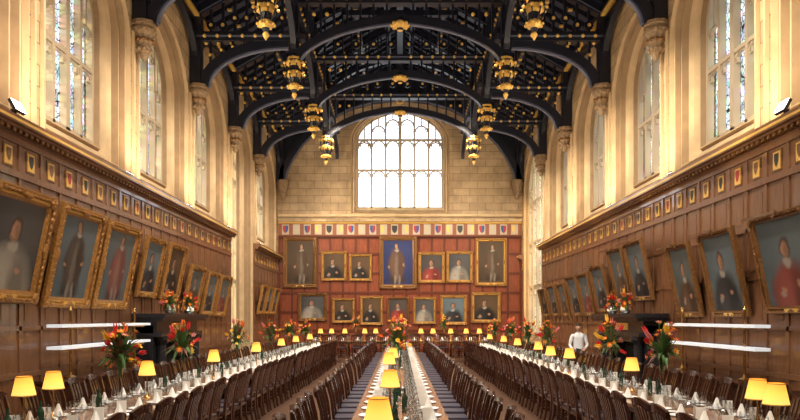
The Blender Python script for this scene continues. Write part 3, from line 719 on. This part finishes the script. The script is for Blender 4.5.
flist=[(-3.62,8.7,0),(-3.65,11.3,1),(-3.7,15.3,2),(-3.7,19.3,3),(-3.7,22.5,4),(-3.6,25.6,5),(3.62,9.3,6),(3.85,12.3,7),(3.55,16.2,8),(3.7,19.4,9),(3.7,22.4,10),(3.6,25.6,11),(0.0,23.5,13),(-2,30.5,14),(2,30.5,15),(0,30.5,16)]
for x,y,sd in flist:
    zz=.902 if y>29 else .752
    flowers(100+sd,h=.46,vh=.66,spread=.24 if sd in (7,8) else .32,dense=1.1 if y<13 else .9).obj('flower_arrangement',loc=(x,y,zz))
flowers(99,h=.66,vh=.55,spread=.42,dense=1.8).obj('flower_arrangement',loc=(-.05,15.9,.752))
for s,y in ((-1,15.7),(-1,17.1),(1,16.0),(1,17.0)):
    flowers(int(50+s*3+y),h=.34,vh=.2,spread=.22,dense=.9,low=True).obj('flower_arrangement',loc=(s*5.36,y,2.021))

# ------------------------------------------------------------ floodlights and added fill lamps
def flood(s,y,big):
    mb=MB(); k=.85 if big else .5; Mx=Matrix.Translation((0,0,.09))@Matrix.Rotation(-s*math.radians(62),4,'Y')@Matrix.Scale(k,4) if big else Matrix.Rotation(-s*math.radians(25),4,'Y')@Matrix.Scale(k,4)
    mb.box(-.11,.11,-.16,.16,.04,.10,'black',Mx); mb.box(-.105,.105,-.155,.155,.10,.106,'flood',Mx)
    mb.box(-.03,.03,-.03,.03,0,.08,'black')
    mb.obj('floodlight',loc=(s*5.80,y,4.972))
def spot(name,loc,tgt,e,col,ang=150,rad=.08,blend=.6):
    l=bpy.data.lights.new(name,'SPOT'); l.energy=e; l.color=col; l.spot_size=math.radians(ang); l.spot_blend=blend; l.shadow_soft_size=rad
    o=bpy.data.objects.new(name,l); scene.collection.objects.link(o); o.location=loc
    o.rotation_euler=(Vector(tgt)-Vector(loc)).to_track_quat('-Z','Y').to_euler()
for s in (-1,1):
    for y in (5.0,10.1,14.4,18.5,22.8,28.1):
        flood(s,y,y==10.1)  # only the big pair is known, small fixtures are added for the fill spots
        spot('wall_floodlight',(s*5.15,y,5.2),(s*5.9,y+5,9.0),175,(1,.84,.60),ang=130)  # added spot raking along the wall to bring out the window jambs
        spot('uplight_fill',(s*5.50,y,5.25),(-s*3.8,y+1.5,10),310 if s<0 else 220,(1,.84,.62))  # fill added in every bay, known source only at the big floodlights
    for y in trussY:
        spot('roof_fill',(s*2.75,y+.3,9.7),(s*3.8,y+2.5,0),1250,(1,.89,.74),ang=125)  # added fill spot among the roof timbers, no known lamp there
    spot('end_wall_fill',(s*2.5,26.6,9.6),(s*1.5,33,5.0),420,(1,.85,.66),ang=95)  # added spot to brighten the end wall, no known lamp there
sun=bpy.data.lights.new('sun','SUN'); sun.energy=11.0; sun.color=(1,.80,.50); sun.angle=math.radians(2.5)
so=bpy.data.objects.new('sun',sun); scene.collection.objects.link(so); so.location=(-30,-10,20)
so.rotation_euler=Vector((1,.5,-.10)).to_track_quat('-Z','Y').to_euler()

# ------------------------------------------------------------ waiter
def waiter(loc,rz_):
    root=bpy.data.objects.new('waiter',None); scene.collection.objects.link(root); root.location=loc; root.rotation_euler=(0,0,rz_)
    V=[];E=[];Rr_=[];T=[]
    def a(p,r,t,par=None):
        V.append(p);Rr_.append(r);T.append(t)
        if par is not None: E.append((par,len(V)-1))
        return len(V)-1
    pel=a((0,0,.95),(.15,.11),'t'); wa=a((.01,0,1.10),(.145,.10),'s',pel); ch=a((.03,0,1.30),(.17,.115),'s',wa); up=a((.05,0,1.42),(.13,.09),'s',ch); nk=a((.07,0,1.50),(.055,.055),'k',up); a((.09,0,1.56),(.05,.05),'k',nk)
    for sy in (-1,1):
        hip=a((0,sy*.10,.88),(.085,.085),'t',pel); kn=a((.02+.03*sy,sy*.11,.48),(.058,.06),'t',hip); an=a((0.02*sy,sy*.11,.09),(.045,.045),'t',kn); a((.14+.02*sy,sy*.12,.035),(.04,.035),'b',an)
        sh=a((.05,sy*.185,1.40),(.062,.062),'s',up); eb=a((.06,sy*.25,1.12),(.045,.045),'s',sh); wr=a((.28,sy*.17,1.04),(.03,.028),'s',eb); pm=a((.34,sy*.15,1.03),(.032,.02),'k',wr)
        pe=a((.39,sy*.14,1.025),(.03,.016),'k',pm)
        for j,(dy,ln) in enumerate(((-.03,.055),(-.01,.07),(.01,.075),(.03,.062))):
            f1=a((.41,sy*.14+dy,1.02),(.010,.009),'k',pe); f2=a((.41+ln*.55,sy*.14+dy,1.01),(.009,.008),'k',f1); a((.41+ln*.85,sy*.14+dy,.985),(.007,.007),'k',f2)
        t1=a((.36,sy*.14-sy*.045,1.02),(.011,.010),'k',pm); a((.39,sy*.14-sy*.06,1.01),(.009,.008),'k',t1)
    me=bpy.data.meshes.new('body'); me.from_pydata(V,E,[]); ob=bpy.data.objects.new('body',me); scene.collection.objects.link(ob)
    sk=ob.modifiers.new('skin','SKIN'); 
    for i,sv in enumerate(me.skin_vertices[0].data): sv.radius=Rr_[i]; sv.use_root=(i==0)
    sb=ob.modifiers.new('sub','SUBSURF'); sb.levels=2; sb.render_levels=2
    bpy.context.view_layer.update()
    dg=bpy.context.evaluated_depsgraph_get(); m2=bpy.data.meshes.new_from_object(ob.evaluated_get(dg)); bpy.data.objects.remove(ob)
    for k in ('shirt','trouser','skin','black'): m2.materials.append(M[k])
    idx={'s':0,'t':1,'k':2,'b':3}; VV=[Vector(v) for v in V]
    for p in m2.polygons:
        c=p.center; bi=min(range(len(VV)),key=lambda i:(VV[i]-c).length-max(Rr_[i])*.8); p.material_index=idx[T[bi]]; p.use_smooth=True
    b=bpy.data.objects.new('body',m2); scene.collection.objects.link(b); b.parent=root
    hb=MB(); c=Vector((.11,0,1.645)); n1,n2=18,20; vs=[]
    for i in range(n1+1):
        ph=math.pi*i/n1
        for j in range(n2):
            th=2*math.pi*j/n2; x=math.sin(ph)*math.cos(th); y=math.sin(ph)*math.sin(th); z=math.cos(ph)
            sx=.098*(1 if z>-.2 else 1-.25*(-z-.2)); sy=.078*(1 if z>-.1 else 1-.45*(-z-.1))
            p=Vector((x*sx,y*sy,z*.118))
            if x>.75 and abs(y)<.25 and -.35<z<.1: p.x+=.022*(1-abs(y)/.25)
            vs.append(c+p)
    fs=[(i*n2+j,i*n2+(j+1)%n2,(i+1)*n2+(j+1)%n2,(i+1)*n2+j) for i in range(n1) for j in range(n2)]
    hb.v.extend([tuple(v) for v in vs]); ks_=hb.mi('skin'); kh=hb.mi('hair')
    for f in fs:
        cc=sum((vs[i] for i in f),Vector())/4-c
        hair=(cc.z>.045) or (cc.x<-.0 and cc.z>-.05) 
        hb.f.append(list(f)); hb.m.append(kh if hair else ks_)
    for sy in (-1,1):
        hb.blob(c+Vector((0,sy*.08,-.005)),.026,'skin',(.6,.35,1.1)); hb.blob(c+Vector((.086,sy*.03,.005)),.011,'white',(.7,1,.7)); hb.blob(c+Vector((.093,sy*.03,.005)),.006,'hair')
        hb.blob(c+Vector((.09,sy*.03,.025)),.014,'hair',(.5,1.2,.3))
    hb.blob(c+Vector((.086,0,-.06)),.02,'p_red',(.4,1.1,.3))
    hb.blob(c+Vector((-.01,0,.07)),.09,'hair',(1.05,.86,.62))
    hb.obj('head',smooth=True,parent=root)
waiter((5.2,19.6,0),math.radians(255))

# ------------------------------------------------------------ world + camera
w=bpy.data.worlds.new('sky'); scene.world=w; w.use_nodes=True
bg=w.node_tree.nodes['Background']; bg.inputs[0].default_value=(0.86,0.93,1.0,1); bg.inputs[1].default_value=4.0
cam=bpy.data.cameras.new('camera'); co=bpy.data.objects.new('camera',cam); scene.collection.objects.link(co)
co.location=(0,0,EYE); co.rotation_euler=(math.pi/2,0,0)
cam.sensor_width=36; cam.lens=673/800*36; cam.shift_y=(318-210)/800; cam.clip_end=200
scene.camera=co
